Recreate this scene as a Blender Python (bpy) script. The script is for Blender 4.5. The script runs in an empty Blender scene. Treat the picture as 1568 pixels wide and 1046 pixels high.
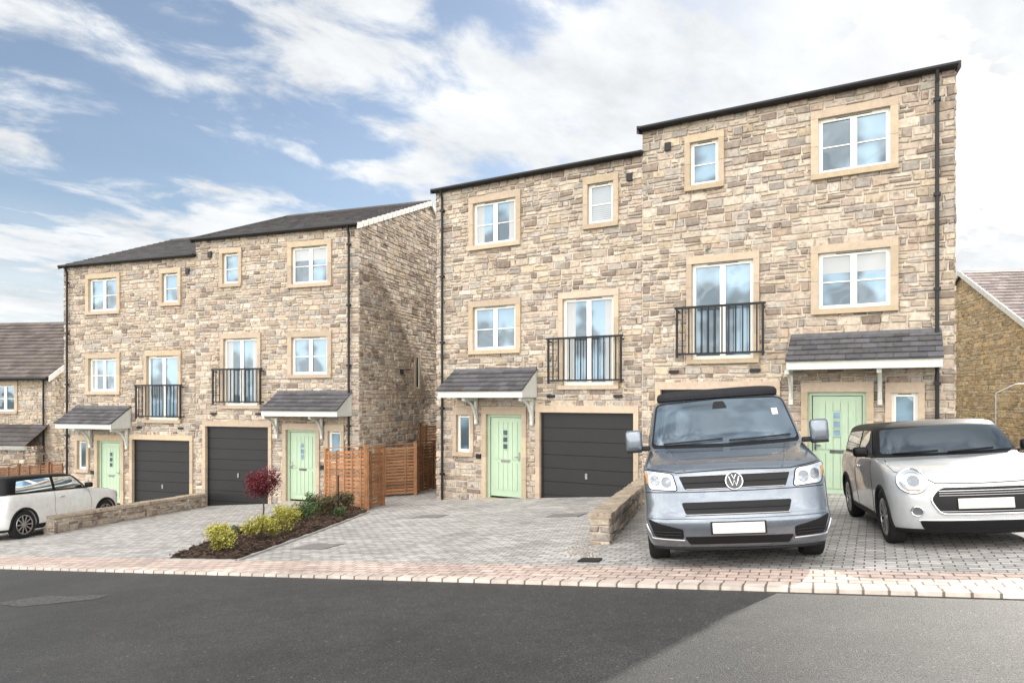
import bpy, bmesh, math, random
from mathutils import Vector, Matrix
from mathutils.bvhtree import BVHTree

scene = bpy.context.scene
COL = scene.collection
rad = math.radians

# ------------------------------------------------------------------ helpers
def clampf(v, a, b): return max(a, min(b, v))
def G(x, y):
    x = clampf(x, -70, 70); y = clampf(y, -60, 70)
    return 0.0643 * x - 0.0595 * y
GN = Vector((-0.0643, 0.0595, 1)).normalized()

def empty(name, mtx=None, parent=None):
    e = bpy.data.objects.new(name, None)
    COL.objects.link(e)
    e.empty_display_size = 0.3
    if parent: e.parent = parent
    if mtx is not None: e.matrix_world = mtx
    return e

def addobj(name, me, parent=None, mats=()):
    o = bpy.data.objects.new(name, me)
    COL.objects.link(o)
    for m in mats: me.materials.append(m)
    if parent: o.parent = parent
    return o

class MB:
    def __init__(s): s.v = []; s.f = []; s.c = []
    def face(s, pts, col=(1, 1, 1)):
        n = len(s.v); s.v += [tuple(p) for p in pts]
        s.f.append(tuple(range(n, n + len(pts)))); s.c.append(col)
    def hexa(s, a, b, col=(1, 1, 1), caps=True):
        n = len(s.v); s.v += [tuple(p) for p in a] + [tuple(p) for p in b]
        F = [(0, 1, 5, 4), (1, 2, 6, 5), (2, 3, 7, 6), (3, 0, 4, 7), (4, 5, 6, 7)]
        if caps: F.append((3, 2, 1, 0))
        for f in F: s.f.append(tuple(n + i for i in f)); s.c.append(col)
    def box(s, x0, x1, y0, y1, z0, z1, col=(1, 1, 1)):
        s.hexa([(x0, y0, z0), (x1, y0, z0), (x1, y1, z0), (x0, y1, z0)],
               [(x0, y0, z1), (x1, y0, z1), (x1, y1, z1), (x0, y1, z1)], col)
    def tube(s, p, q, r, n=8, col=(1, 1, 1), r2=None):
        p = Vector(p); q = Vector(q); d = (q - p).normalized()
        u = d.orthogonal().normalized(); w = d.cross(u)
        r2 = r if r2 is None else r2
        k = len(s.v)
        for i in range(n):
            a = 2 * math.pi * i / n
            s.v.append(tuple(p + (u * math.cos(a) + w * math.sin(a)) * r))
        for i in range(n):
            a = 2 * math.pi * i / n
            s.v.append(tuple(q + (u * math.cos(a) + w * math.sin(a)) * r2))
        for i in range(n):
            j = (i + 1) % n
            s.f.append((k + i, k + j, k + n + j, k + n + i)); s.c.append(col)
        s.f.append(tuple(k + i for i in range(n))[::-1]); s.c.append(col)
        s.f.append(tuple(k + n + i for i in range(n))); s.c.append(col)
    def obj(s, name, mat, parent=None, smooth=False):
        if not s.f: return None
        me = bpy.data.meshes.new(name)
        me.from_pydata(s.v, [], s.f); me.update()
        ca = me.color_attributes.new('Col', 'FLOAT_COLOR', 'CORNER')
        buf = []
        for f, c in zip(s.f, s.c):
            buf += [c[0], c[1], c[2], 1.0] * len(f)
        ca.data.foreach_set('color', buf)
        return addobj(name, me, parent, [mat])

# ------------------------------------------------------------------ materials
def newmat(name):
    m = bpy.data.materials.new(name); m.use_nodes = True
    nt = m.node_tree; b = nt.nodes['Principled BSDF']
    return m, nt, b
def setp(b, **k):
    for n, v in k.items():
        key = {'col': 'Base Color', 'rough': 'Roughness', 'metal': 'Metallic', 'spec': 'Specular IOR Level', 'coat': 'Coat Weight', 'coatr': 'Coat Roughness'}[n]
        b.inputs[key].default_value = (*v, 1) if n == 'col' else v
def N(nt, t, **k):
    n = nt.nodes.new(t)
    for a, v in k.items(): setattr(n, a, v)
    return n
def noise(nt, vec, scale, detail=5, rough=.6):
    n = N(nt, 'ShaderNodeTexNoise'); n.inputs['Scale'].default_value = scale
    n.inputs['Detail'].default_value = detail; n.inputs['Roughness'].default_value = rough
    nt.links.new(vec, n.inputs['Vector']); return n.outputs['Fac']
def maprange(nt, val, a, b, c, d, smooth=False):
    n = N(nt, 'ShaderNodeMapRange'); n.clamp = True
    if smooth: n.interpolation_type = 'SMOOTHSTEP'
    for i, v in zip(('From Min', 'From Max', 'To Min', 'To Max'), (a, b, c, d)): n.inputs[i].default_value = v
    nt.links.new(val, n.inputs['Value']); return n.outputs['Result']
def mixc(nt, fac, a, b, mode='MIX'):
    n = N(nt, 'ShaderNodeMixRGB', blend_type=mode)
    for i, v in ((0, fac), (1, a), (2, b)):
        if isinstance(v, (int, float)): n.inputs[i].default_value = v if i == 0 else (v, v, v, 1)
        elif isinstance(v, tuple): n.inputs[i].default_value = (*v, 1)
        else: nt.links.new(v, n.inputs[i])
    return n.outputs[0]
def bump(nt, b, h, strength=.5, dist=.01):
    n = N(nt, 'ShaderNodeBump'); n.inputs['Strength'].default_value = strength; n.inputs['Distance'].default_value = dist
    nt.links.new(h, n.inputs['Height']); nt.links.new(n.outputs[0], b.inputs['Normal'])
def objco(nt):
    return N(nt, 'ShaderNodeTexCoord').outputs['Object']

def attr_mat(name, rough=.85, ns=14, lo=.75, hi=1.15, blot=None, bs=.4, bd=.01, spec=.3, fine=60):
    m, nt, b = newmat(name); co = objco(nt)
    at = N(nt, 'ShaderNodeAttribute', attribute_name='Col')
    f = maprange(nt, noise(nt, co, ns, 6, .65), .3, .7, lo, hi)
    col = mixc(nt, 1.0, at.outputs['Color'], f, 'MULTIPLY')
    if blot:
        k = maprange(nt, noise(nt, co, blot[0], 7, .7), blot[1], blot[2], 0, blot[3], True)
        reg = maprange(nt, noise(nt, co, 1.7, 3, .5), .36, .6, .35, 1, True)
        kk = N(nt, 'ShaderNodeMath', operation='MULTIPLY'); nt.links.new(k, kk.inputs[0]); nt.links.new(reg, kk.inputs[1])
        col = mixc(nt, kk.outputs[0], col, blot[4])
    nt.links.new(col, b.inputs['Base Color']); setp(b, rough=rough, spec=spec)
    bump(nt, b, noise(nt, co, fine, 6, .7), bs, bd)
    return m
def plain(name, col, rough=.5, metal=0, spec=.5, ns=None, lo=.85, hi=1.1, coat=0, bs=0):
    m, nt, b = newmat(name); setp(b, col=col, rough=rough, metal=metal, spec=spec, coat=coat)
    if ns:
        co = objco(nt); n = noise(nt, co, ns, 6, .6)
        nt.links.new(mixc(nt, 1.0, col, maprange(nt, n, .3, .7, lo, hi), 'MULTIPLY'), b.inputs['Base Color'])
        if bs: bump(nt, b, n, bs, .01)
    return m
def glassy(name, col, gl, tint=(.85, .93, 1), rough=.02, ns=None, wob=0, k=2.8):
    m, nt, b = newmat(name); setp(b, col=col, rough=.3, spec=.1)
    g = N(nt, 'ShaderNodeBsdfGlossy'); g.inputs['Color'].default_value = (*tint, 1); g.inputs['Roughness'].default_value = rough
    mx = N(nt, 'ShaderNodeMixShader')
    fr = N(nt, 'ShaderNodeFresnel'); fr.inputs['IOR'].default_value = 1.5
    fm = maprange(nt, fr.outputs[0], 0.04, 1, gl, 1)
    nt.links.new(fm, mx.inputs[0])
    nt.links.new(b.outputs[0], mx.inputs[1]); nt.links.new(g.outputs[0], mx.inputs[2])
    nt.links.new(mx.outputs[0], nt.nodes['Material Output'].inputs[0])
    co = objco(nt)
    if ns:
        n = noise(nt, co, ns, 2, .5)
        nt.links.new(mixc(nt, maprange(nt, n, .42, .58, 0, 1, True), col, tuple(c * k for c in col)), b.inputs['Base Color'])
    if wob:
        bp = N(nt, 'ShaderNodeBump'); bp.inputs['Strength'].default_value = wob; bp.inputs['Distance'].default_value = .02
        nt.links.new(noise(nt, co, 1.6, 1, .5), bp.inputs['Height']); nt.links.new(bp.outputs[0], g.inputs['Normal'])
    return m

M = {}
M['stone'] = attr_mat('rubble_stone', .9, 10, .70, 1.2, blot=(7.0, .535, .62, .75, (.125, .095, .075)), bs=.9, bd=.02)
M['ashlar'] = attr_mat('dressed_sandstone', .85, 9, .86, 1.08, bs=.3, bd=.006)
M['mortar'] = plain('mortar', (.53, .46, .375), .95, ns=12, lo=.85, hi=1.1, bs=.5)
M['upvc'] = plain('window_frame_cream', (.76, .755, .70), .35)
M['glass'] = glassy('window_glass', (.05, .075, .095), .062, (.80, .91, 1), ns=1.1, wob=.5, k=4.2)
M['curtain'] = glassy('curtained_glass', (.36, .37, .37), .04)
M['green'] = plain('sage_green_door', (.39, .505, .365), .45, ns=3, lo=.94, hi=1.03)
M['garage'] = plain('anthracite_garage_door', (.015, .015, .016), .5, ns=2, lo=.9, hi=1.1, spec=.35)
M['black'] = plain('black_plastic', (.013, .013, .014), .45, spec=.3)
M['rail'] = plain('black_steel', (.010, .010, .012), .5, spec=.3)
M['tile'] = attr_mat('slate_tile', .75, 9, .8, 1.2, bs=.4, bd=.005, spec=.25)
M['fascia'] = plain('painted_timber', (.56, .57, .52), .55, ns=6, lo=.92, hi=1.04)
M['wood'] = attr_mat('fence_timber', .75, 7, .75, 1.2, bs=.4, bd=.004)
M['chrome'] = plain('chrome', (.7, .7, .7), .14, 1)
M['verge'] = plain('pale_verge_tile', (.60, .58, .54), .7, ns=8)
M['leaf'] = attr_mat('foliage', .6, 20, .85, 1.15, bs=.1)
M['bark'] = plain('bark', (.07, .05, .035), .9, ns=30, bs=.5)
M['tile_dark'] = plain('dark_verge', (.045, .04, .04), .7, spec=.3)

def asphalt():
    m, nt, b = newmat('asphalt'); co = objco(nt)
    n1 = noise(nt, co, 95, 3, .75); n2 = noise(nt, co, .6, 6, .65); n4 = noise(nt, co, 38, 2, .5); n5 = noise(nt, co, 6, 5, .6)
    c = mixc(nt, maprange(nt, n1, .42, .70, 0, 1), (.013, .013, .0132), (.10, .097, .092))
    c = mixc(nt, 1.0, c, maprange(nt, n2, .3, .7, .72, 1.28), 'MULTIPLY')
    c = mixc(nt, 1.0, c, maprange(nt, n5, .3, .7, .82, 1.18), 'MULTIPLY')
    c = mixc(nt, maprange(nt, n4, .68, .74, 0, .7), c, (.22, .21, .195))
    nt.links.new(c, b.inputs['Base Color']); setp(b, rough=.60, spec=.42)
    bump(nt, b, n1, .9, .010); return m
def paving(name, c1, c2, mort, rot, bw=.2, rh=.1, ms=.006, lo=.78, hi=1.2):
    m, nt, b = newmat(name); co = objco(nt)
    mp = N(nt, 'ShaderNodeMapping'); mp.inputs['Rotation'].default_value = (0, 0, rot); nt.links.new(co, mp.inputs[0])
    br = N(nt, 'ShaderNodeTexBrick'); nt.links.new(mp.outputs[0], br.inputs['Vector'])
    for k, v in (('Color1', (*c1, 1)), ('Color2', (*c2, 1)), ('Mortar', (*mort, 1)), ('Scale', 1), ('Mortar Size', ms), ('Mortar Smooth', .3), ('Brick Width', bw), ('Row Height', rh), ('Bias', 0)):
        br.inputs[k].default_value = v
    n2 = noise(nt, co, .9, 8, .7); n3 = noise(nt, co, 9, 5, .6)
    c = mixc(nt, 1.0, br.outputs['Color'], maprange(nt, n2, .3, .7, lo, hi), 'MULTIPLY')
    c = mixc(nt, 1.0, c, maprange(nt, n3, .3, .7, .82, 1.15), 'MULTIPLY')
    nt.links.new(c, b.inputs['Base Color']); setp(b, rough=.75, spec=.35)
    inv = N(nt, 'ShaderNodeMath', operation='MULTIPLY_ADD'); inv.inputs[1].default_value = -1.0
    nt.links.new(br.outputs['Fac'], inv.inputs[0]); nt.links.new(n3, inv.inputs[2])
    bump(nt, b, inv.outputs[0], .8, .009)
    return m
M['asphalt'] = asphalt()
M['pave'] = paving('grey_block_paving', (.31, .30, .285), (.50, .48, .455), (.11, .10, .09), rad(28), ms=.008)
M['pink'] = paving('pink_block_paving', (.44, .34, .295), (.58, .47, .405), (.16, .13, .11), rad(23.8), bw=.2, rh=.135, ms=.009)
M['kerb'] = paving('kerb_blocks', (.44, .38, .33), (.56, .49, .43), (.14, .12, .10), rad(23.8), bw=.2, rh=5, ms=.012)
M['ground'] = plain('ground_grass', (.10, .12, .05), .95, ns=2, lo=.6, hi=1.3)
M['soil'] = attr_mat('bark_mulch', .95, 30, .5, 1.4, bs=1, bd=.03)

# ------------------------------------------------------------------ world / light / camera
SUN = Vector((.67, .745, .50)).normalized()
w = bpy.data.worlds.new('World'); scene.world = w; w.use_nodes = True
nt = w.node_tree; nt.nodes.clear()
out = N(nt, 'ShaderNodeOutputWorld')
sky = N(nt, 'ShaderNodeTexSky', sky_type='NISHITA'); sky.sun_disc = False
sky.sun_elevation = math.asin(SUN.z); sky.sun_rotation = math.atan2(SUN.x, SUN.y)
sky.air_density = 1.0; sky.dust_density = .8; sky.ozone_density = 1.2
bg1 = N(nt, 'ShaderNodeBackground'); bg1.inputs[1].default_value = .15; nt.links.new(sky.outputs[0], bg1.inputs[0])
tc = N(nt, 'ShaderNodeTexCoord'); sp = N(nt, 'ShaderNodeSeparateXYZ'); nt.links.new(tc.outputs['Generated'], sp.inputs[0])
def math_(op, a, b=None, c=None):
    n = N(nt, 'ShaderNodeMath', operation=op)
    for i, v in enumerate((a, b, c)):
        if v is None: continue
        if isinstance(v, (int, float)): n.inputs[i].default_value = v
        else: nt.links.new(v, n.inputs[i])
    return n.outputs[0]
def dot_(vec):
    d = N(nt, 'ShaderNodeVectorMath', operation='DOT_PRODUCT'); d.inputs[1].default_value = vec
    nt.links.new(tc.outputs['Generated'], d.inputs[0]); return d.outputs['Value']
zc = math_('ADD', math_('MAXIMUM', sp.outputs[2], 0.0), .20)
cx = math_('DIVIDE', sp.outputs[0], zc); cy = math_('DIVIDE', sp.outputs[1], zc)
cb = N(nt, 'ShaderNodeCombineXYZ'); nt.links.new(cx, cb.inputs[0]); nt.links.new(cy, cb.inputs[1])
mp0 = N(nt, 'ShaderNodeMapping'); mp0.inputs['Rotation'].default_value = (0, 0, rad(-42)); nt.links.new(cb.outputs[0], mp0.inputs[0])
mp = N(nt, 'ShaderNodeMapping'); mp.inputs['Scale'].default_value = (.85, 1.25, 1); mp.inputs['Location'].default_value = (5.3, 2.2, 0)
nt.links.new(mp0.outputs[0], mp.inputs[0])
def sky_noise(scale, detail, rough, dist=0):
    n = N(nt, 'ShaderNodeTexNoise'); n.inputs['Scale'].default_value = scale; n.inputs['Detail'].default_value = detail; n.inputs['Roughness'].default_value = rough; n.inputs['Distortion'].default_value = dist
    nt.links.new(mp.outputs[0], n.inputs['Vector']); return n.outputs['Fac']
na = sky_noise(1.5, 4, .5, .3); nb = sky_noise(4.6, 9, .60, .3)
nsum = math_('MULTIPLY_ADD', nb, .50, math_('MULTIPLY', na, .57))
mask = maprange(nt, nsum, .465, .595, 0.10, 1, True)
haze = maprange(nt, sp.outputs[2], .02, .30, .90, 0, True)
glow = maprange(nt, dot_(SUN), .82, .98, 0, .85, True)
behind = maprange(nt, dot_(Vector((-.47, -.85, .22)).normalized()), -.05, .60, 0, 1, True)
mk = math_('MAXIMUM', mask, math_('MAXIMUM', haze, glow))
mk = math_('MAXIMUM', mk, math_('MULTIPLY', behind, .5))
shade = maprange(nt, sky_noise(3.4, 8, .6), .35, .60, .86, 1.06)
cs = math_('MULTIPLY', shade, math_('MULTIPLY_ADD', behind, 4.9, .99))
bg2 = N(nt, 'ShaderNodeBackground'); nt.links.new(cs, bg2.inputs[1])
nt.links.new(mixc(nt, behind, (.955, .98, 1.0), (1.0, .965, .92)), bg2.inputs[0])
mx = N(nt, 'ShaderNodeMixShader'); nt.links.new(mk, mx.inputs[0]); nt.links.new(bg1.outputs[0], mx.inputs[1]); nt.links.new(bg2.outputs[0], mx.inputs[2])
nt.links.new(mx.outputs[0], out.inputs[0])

sl = bpy.data.lights.new('sun', 'SUN'); sl.energy = 5.0; sl.angle = rad(.5); sl.color = (1, .95, .87)
so = bpy.data.objects.new('sun', sl); COL.objects.link(so)
so.rotation_euler = (-SUN).to_track_quat('-Z', 'Y').to_euler(); so.location = (20, 20, 30)

cam = bpy.data.cameras.new('camera'); co_ = bpy.data.objects.new('camera', cam); COL.objects.link(co_)
cam.sensor_width = 36; cam.lens = 24.0; cam.shift_y = .0555; cam.clip_end = 6000
co_.location = (0, 0, 1.54); co_.rotation_euler = (rad(90), 0, 0)
scene.camera = co_
scene.view_settings.view_transform = 'Standard'; scene.view_settings.look = 'None'; scene.view_settings.exposure = 0

# ------------------------------------------------------------------ stone builder
PAL = [(.53, .45, .36), (.47, .39, .31), (.43, .39, .34), (.51, .42, .31), (.56, .50, .42), (.43, .34, .265), (.27, .215, .175), (.51, .43, .35), (.555, .475, .385), (.37, .33, .29), (.47, .38, .31), (.32, .27, .225)]
OCH = [(.58, .42, .23), (.60, .46, .28), (.50, .35, .19), (.52, .41, .27), (.42, .31, .18)]
def add_stone(mb, P, U, Nn, x0, x1, z0, z1, rnd, pal, top, relief):
    if x1 - x0 < .04 or z1 - z0 < .035: return
    if top:
        ha, hb = top(x0), top(x1)
        if max(ha, hb) < z0 + .03: return
        zta, ztb = max(z0 + .005, min(z1, ha)), max(z0 + .005, min(z1, hb))
    else: zta = ztb = z1
    g = .009; j = lambda: rnd.uniform(-.013, .013)
    c = [(x0 + g, z0 + g), (x1 - g, z0 + g), (x1 - g, ztb - g), (x0 + g, zta - g)]
    c = [(a + j(), b + j()) for a, b in c]
    cxm = sum(a for a, b in c) / 4; czm = sum(b for a, b in c) / 4
    d = rnd.uniform(.35, 1) * relief
    Z = Vector((0, 0, 1))
    back = [P + U * a + Z * b for a, b in c]
    ins = .016
    fr = []
    for a, b in c:
        fr.append(P + U * (a + clampf(cxm - a, -ins, ins)) + Z * (b + clampf(czm - b, -ins, ins)) + Nn * (d + rnd.uniform(-.006, .006)))
    k = rnd.uniform(.78, 1.12); cc = rnd.choice(pal)
    mb.hexa(back, fr, (cc[0] * k, cc[1] * k, cc[2] * k), caps=False)
def stones(mb, P, U, Nn, x0, x1, z0, z1, holes, seed, pal=PAL, top=None, relief=.036, hr=(.095, .205), wr=(.13, .45), e=.07):
    rnd = random.Random(seed)
    P = Vector(P); U = Vector(U); Nn = Vector(Nn)
    def emit(a, b, c, d):
        rects = [(a, b, c, d)]
        for h in holes:
            nr = []
            for (p, q, r, s) in rects:
                hx0, hx1, hz0, hz1 = h[0] - e, h[1] + e, h[2] - e, h[3] + e
                if q <= hx0 or p >= hx1 or s <= hz0 or r >= hz1: nr.append((p, q, r, s)); continue
                if p < hx0: nr.append((p, hx0, r, s))
                if q > hx1: nr.append((hx1, q, r, s))
                pp, qq = max(p, hx0), min(q, hx1)
                if r < hz0: nr.append((pp, qq, r, hz0))
                if s > hz1: nr.append((pp, qq, hz1, s))
            rects = nr
        for r_ in rects: add_stone(mb, P, U, Nn, *r_, rnd, pal, top, relief)
    z = z0
    while z < z1 - .01:
        h = rnd.uniform(*hr)
        if z + h > z1 - .07: h = z1 - z
        x = x0 + 0.0
        first = True
        while x < x1 - .005:
            wd = rnd.uniform(*wr)
            if first: wd *= rnd.uniform(.5, 1); first = False
            if x + wd > x1 - .1: wd = x1 - x
            if h > .13 and rnd.random() < .32:
                s = rnd.uniform(.35, .65) * h
                emit(x, x + wd, z, z + s)
                if wd > .28 and rnd.random() < .5:
                    q = x + wd * rnd.uniform(.4, .6); emit(x, q, z + s, z + h); emit(q, x + wd, z + s, z + h)
                else: emit(x, x + wd, z + s, z + h)
            else: emit(x, x + wd, z, z + h)
            x += wd
        z += h

def wall_with_holes(mb, x0, x1, z0, z1, y, holes):
    xs = sorted(set([x0, x1] + [v for h in holes for v in h[:2]])); zs = sorted(set([z0, z1] + [v for h in holes for v in h[2:4]]))
    xs = [v for v in xs if x0 <= v <= x1]; zs = [v for v in zs if z0 <= v <= z1]
    for a, b in zip(xs, xs[1:]):
        for c, d in zip(zs, zs[1:]):
            mx_, mz_ = (a + b) / 2, (c + d) / 2
            if any(h[0] < mx_ < h[1] and h[2] < mz_ < h[3] for h in holes): continue
            mb.face([(a, y, c), (b, y, c), (b, y, d), (a, y, d)])

def tiles(mb, x0, x1, ya, za, yb, zb, rnd, base=(.075, .071, .072), cw=.3, ch=.28, th=.018):
    L = math.hypot(yb - ya, zb - za); n = max(1, round(L / ch)); dy = (yb - ya) / L; dz = (zb - za) / L
    ny, nz = -dz, dy
    if nz < 0: ny, nz = -ny, -nz
    for r in range(n):
        a = L * r / n; b = L * (r + 1) / n + .02
        x = x0 - (cw / 2 if r % 2 else 0)
        while x < x1 - .01:
            xa, xb = max(x, x0) + .003, min(x + cw, x1) - .003
            x += cw
            if xb - xa < .03: continue
            k = rnd.uniform(.75, 1.3); col = (base[0] * k, base[1] * k, base[2] * k * rnd.uniform(.95, 1.08))
            t1 = th * 2 + rnd.uniform(0, .004); t0 = .004
            p = lambda xx, l, t: (xx, ya + dy * l + ny * t, za + dz * l + nz * t)
            mb.hexa([p(xa, a, -.01), p(xb, a, -.01), p(xb, b, -.01), p(xa, b, -.01)],
                    [p(xa, a, t1), p(xb, a, t1), p(xb, b, t0), p(xa, b, t0)], col, caps=False)

ASH = (.455, .365, .265)
def ash(rnd):
    k = rnd.uniform(.84, 1.08); return (ASH[0] * k, ASH[1] * k, ASH[2] * k * rnd.uniform(.94, 1.08))
def surround(mb, x0, x1, z0, z1, rnd, sw=.14, top=.16, sill=.11, y0=-.045, y1=.13):
    mb.box(x0 - sw, x1 + sw, y0, y1, z1, z1 + top, ash(rnd))
    if sill: mb.box(x0 - sw, x1 + sw, y0 - .025, y1, z0 - sill, z0, ash(rnd))
    n = 2 if z1 - z0 < 1.3 else 4
    for i in range(n):
        a = z0 + (z1 - z0) * i / n + .003; b = z0 + (z1 - z0) * (i + 1) / n - .003
        mb.box(x0 - sw, x0, y0, y1, a, b, ash(rnd)); mb.box(x1, x1 + sw, y0, y1, a, b, ash(rnd))

def win_unit(fr, gl, cu, bk, x0, x1, z0, z1, lights, bar=True, curtain=0, y=.06):
    t = .045
    fr.box(x0, x1, y, y + .07, z1 - t, z1); fr.box(x0, x1, y, y + .07, z0, z0 + t)
    fr.box(x0, x0 + t, y + .001, y + .069, z0 + t, z1 - t); fr.box(x1 - t, x1, y + .001, y + .069, z0 + t, z1 - t)
    bk.box(x0 + .25 * (x1 - x0), x1 - .25 * (x1 - x0), y - .006, y, z1 - .035, z1 - .02)
    cw = (x1 - x0) / lights
    for i in range(lights):
        a = x0 + cw * i; b = a + cw
        if i: fr.box(a - .028, a + .028, y + .002, y + .068, z0 + t, z1 - t)
        ga, gb = a + (.028 if i else t), b - (t if i == lights - 1 else .028)
        s = .032
        fr.box(ga, gb, y - .008, y + .03, z0 + t, z0 + t + s); fr.box(ga, gb, y - .008, y + .03, z1 - t - s, z1 - t)
        fr.box(ga, ga + s, y - .007, y + .029, z0 + t + s, z1 - t - s); fr.box(gb - s, gb, y - .007, y + .029, z0 + t + s, z1 - t - s)
        if bar: zz = z0 + (z1 - z0) * .48; fr.box(ga + s, gb - s, y + .008, y + .03, zz - .011, zz + .011)
        gl.face([(ga, y + .026, z0 + t), (gb, y + .026, z0 + t), (gb, y + .026, z1 - t), (ga, y + .026, z1 - t)])
        if curtain == 1:
            sa, sb = (ga + s, ga + s + (gb - ga) * .38) if i == 0 else (gb - s - (gb - ga) * .3, gb - s)
            for q in range(5):
                u0 = sa + (sb - sa) * q / 5; u1 = sa + (sb - sa) * (q + 1) / 5
                cu.face([(u0, y + .0235, z0 + t), (u1, y + .0245 - .0015 * (q % 2), z0 + t), (u1, y + .0245 - .0015 * (q % 2), z1 - t), (u0, y + .0235, z1 - t)])
        if curtain == 2:
            zz = z0 + t + s
            while zz < z1 - t - s:
                cu.box(ga + s, gb - s, y + .0235, y + .025, zz, zz + .034); zz += .046
        if curtain == 3:
            zz = z1 - t - s - (z1 - z0) * .3
            cu.box(ga + s, gb - s, y + .022, y + .0245, zz, z1 - t - s)

LAY = {
 'L': dict(W=5.92, win=(1.23, 2.54), small=(4.55, 5.22), french=(3.88, 5.23), jul=(3.53, 5.48), side=(.69, 1.13), door=(1.64, 2.72), gar=(3.24, 5.72), can=(.62, 3.15), pipe=.26, vent=5.62),
 'R': dict(W=6.14, win=(3.78, 5.08), small=(1.13, 1.76), french=(1.17, 2.50), jul=(.85, 2.74), side=(5.10, 5.55), door=(3.58, 4.66), gar=(.45, 2.92), can=(3.27, 5.92), pipe=5.86, vent=.62)}
H = 8.34
def townhouse(O, rot, lay, rise, seed, curtains, palev=False):
    Lq = LAY[lay]; W = Lq['W']; rnd = random.Random(seed)
    P = empty('stone_townhouse', Matrix.Translation(O) @ Matrix.Rotation(rot, 4, 'Z'))
    bk, st, asb, fr, gl, cu, bl = MB(), MB(), MB(), MB(), MB(), MB(), MB()
    RD, BD, BS = 4.8, 9.4, .8
    prof = lambda y: H + rise * y / RD if y <= RD else H + rise - BS * (y - RD)
    wins = [(*Lq['win'], 6.66, 7.80), (*Lq['win'], 3.88, 5.03), (*Lq['small'], 6.82, 7.80), (*Lq['french'], 2.92, 5.06), (*Lq['side'], 1.15, 2.16), (*Lq['door'], -.05, 2.18), (*Lq['gar'], -.5, 2.25)]
    wall_with_holes(bk, 0, W, -.9, H, .03, wins)
    sh = [(3.55, 4.0, 3.5, 4.75), (3.0, 3.75, .75, 1.55)] if lay == 'R' else []
    for xw in (0.0, W):
        bk.face([(xw, .03, -.9), (xw, BD, -.9), (xw, BD, prof(BD)), (xw, RD, H + rise), (xw, .03, H)])
    bk.face([(0, BD, -.9), (W, BD, -.9), (W, BD, prof(BD)), (0, BD, prof(BD))])
    stones(st, (0, .028, 0), (1, 0, 0), (0, -1, 0), -.02 if lay == 'L' else 0, W + (.02 if lay == 'R' else 0), -.7, H - .02, wins, seed)
    if lay == 'R':
        stones(st, (W, 0, 0), (0, 1, 0), (1, 0, 0), .0, BD, -.9, H + rise, [(h[0], h[1], h[2], h[3]) for h in sh], seed + 5, top=lambda y: prof(y) - .03, e=.0)
        for h in sh:
            asb.box(W, W + .05, h[0] - .0, h[1] + .0, h[2] - .1, h[2], ash(rnd)); asb.box(W, W + .05, h[0], h[1], h[3] - .12, h[3], ash(rnd))
            asb.box(W, W + .048, h[0], h[0] + .1, h[2], h[3] - .12, ash(rnd)); asb.box(W, W + .048, h[1] - .1, h[1], h[2], h[3] - .12, ash(rnd))
            bl.face([(W + .012, h[0] + .1, h[2]), (W + .012, h[1] - .1, h[2]), (W + .012, h[1] - .1, h[3] - .12), (W + .012, h[0] + .1, h[3] - .12)])
            fr.box(W + .013, W + .03, h[0] + .1, h[0] + .14, h[2], h[3] - .12); fr.box(W + .013, W + .03, h[1] - .14, h[1] - .1, h[2], h[3] - .12)
            fr.box(W + .013, W + .03, h[0] + .14, h[1] - .14, h[2], h[2] + .04); fr.box(W + .013, W + .03, h[0] + .14, h[1] - .14, h[3] - .16, h[3] - .12)
        bl.box(W + .01, W + .06, 2.55, 2.72, 3.95, 4.12); bl.box(W + .01, W + .06, 1.9, 2.05, 1.35, 1.5)
    else:
        stones(st, (0, 0, 0), (0, 1, 0), (-1, 0, 0), .0, BD, -.9, H + rise, [], seed + 5, top=lambda y: prof(y) - .03)
    wx = Lq['win']
    for i, (z0, z1) in enumerate(((6.66, 7.80), (3.88, 5.03))):
        surround(asb, wx[0], wx[1], z0, z1, rnd); win_unit(fr, gl, cu, bl, wx[0], wx[1], z0, z1, 2, True, curtains[i])
    sx = Lq['small']; surround(asb, sx[0], sx[1], 6.82, 7.80, rnd, sw=.12); win_unit(fr, gl, cu, bl, sx[0], sx[1], 6.82, 7.80, 1, True, curtains[2])
    fx = Lq['french']; surround(asb, fx[0], fx[1], 2.92, 5.06, rnd, sw=.12, sill=.1); win_unit(fr, gl, cu, bl, fx[0], fx[1], 2.92, 5.06, 2, False, curtains[3])
    dx = Lq['door']; sd = Lq['side']
    surround(asb, dx[0], dx[1], -.05, 2.18, rnd, sw=.13, top=.2, sill=0); surround(asb, sd[0], sd[1], 1.15, 2.16, rnd, sw=.11, top=.2)
    win_unit(fr, gl, cu, bl, sd[0], sd[1], 1.15, 2.16, 1, False, 0)
    gx = Lq['gar']; surround(asb, gx[0], gx[1], -.5, 2.25, rnd, sw=.12, top=.17, sill=0)
    asb.box(dx[0] - .05, dx[1] + .05, -.28, .1, -.3, -.02, (.40, .34, .28))
    dg, dc = MB(), MB()
    a, b = dx; y = .06
    dg.box(a, a + .07, y, y + .08, -.02, 2.18); dg.box(b - .07, b, y, y + .08, -.02, 2.18); dg.box(a + .07, b - .07, y, y + .08, 2.11, 2.18)
    dg.box(a + .085, b - .085, y + .035, y + .07, .03, 2.095)
    n = 5; aa, bb = a + .19, b - .19
    mid = (a + b) / 2
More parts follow.
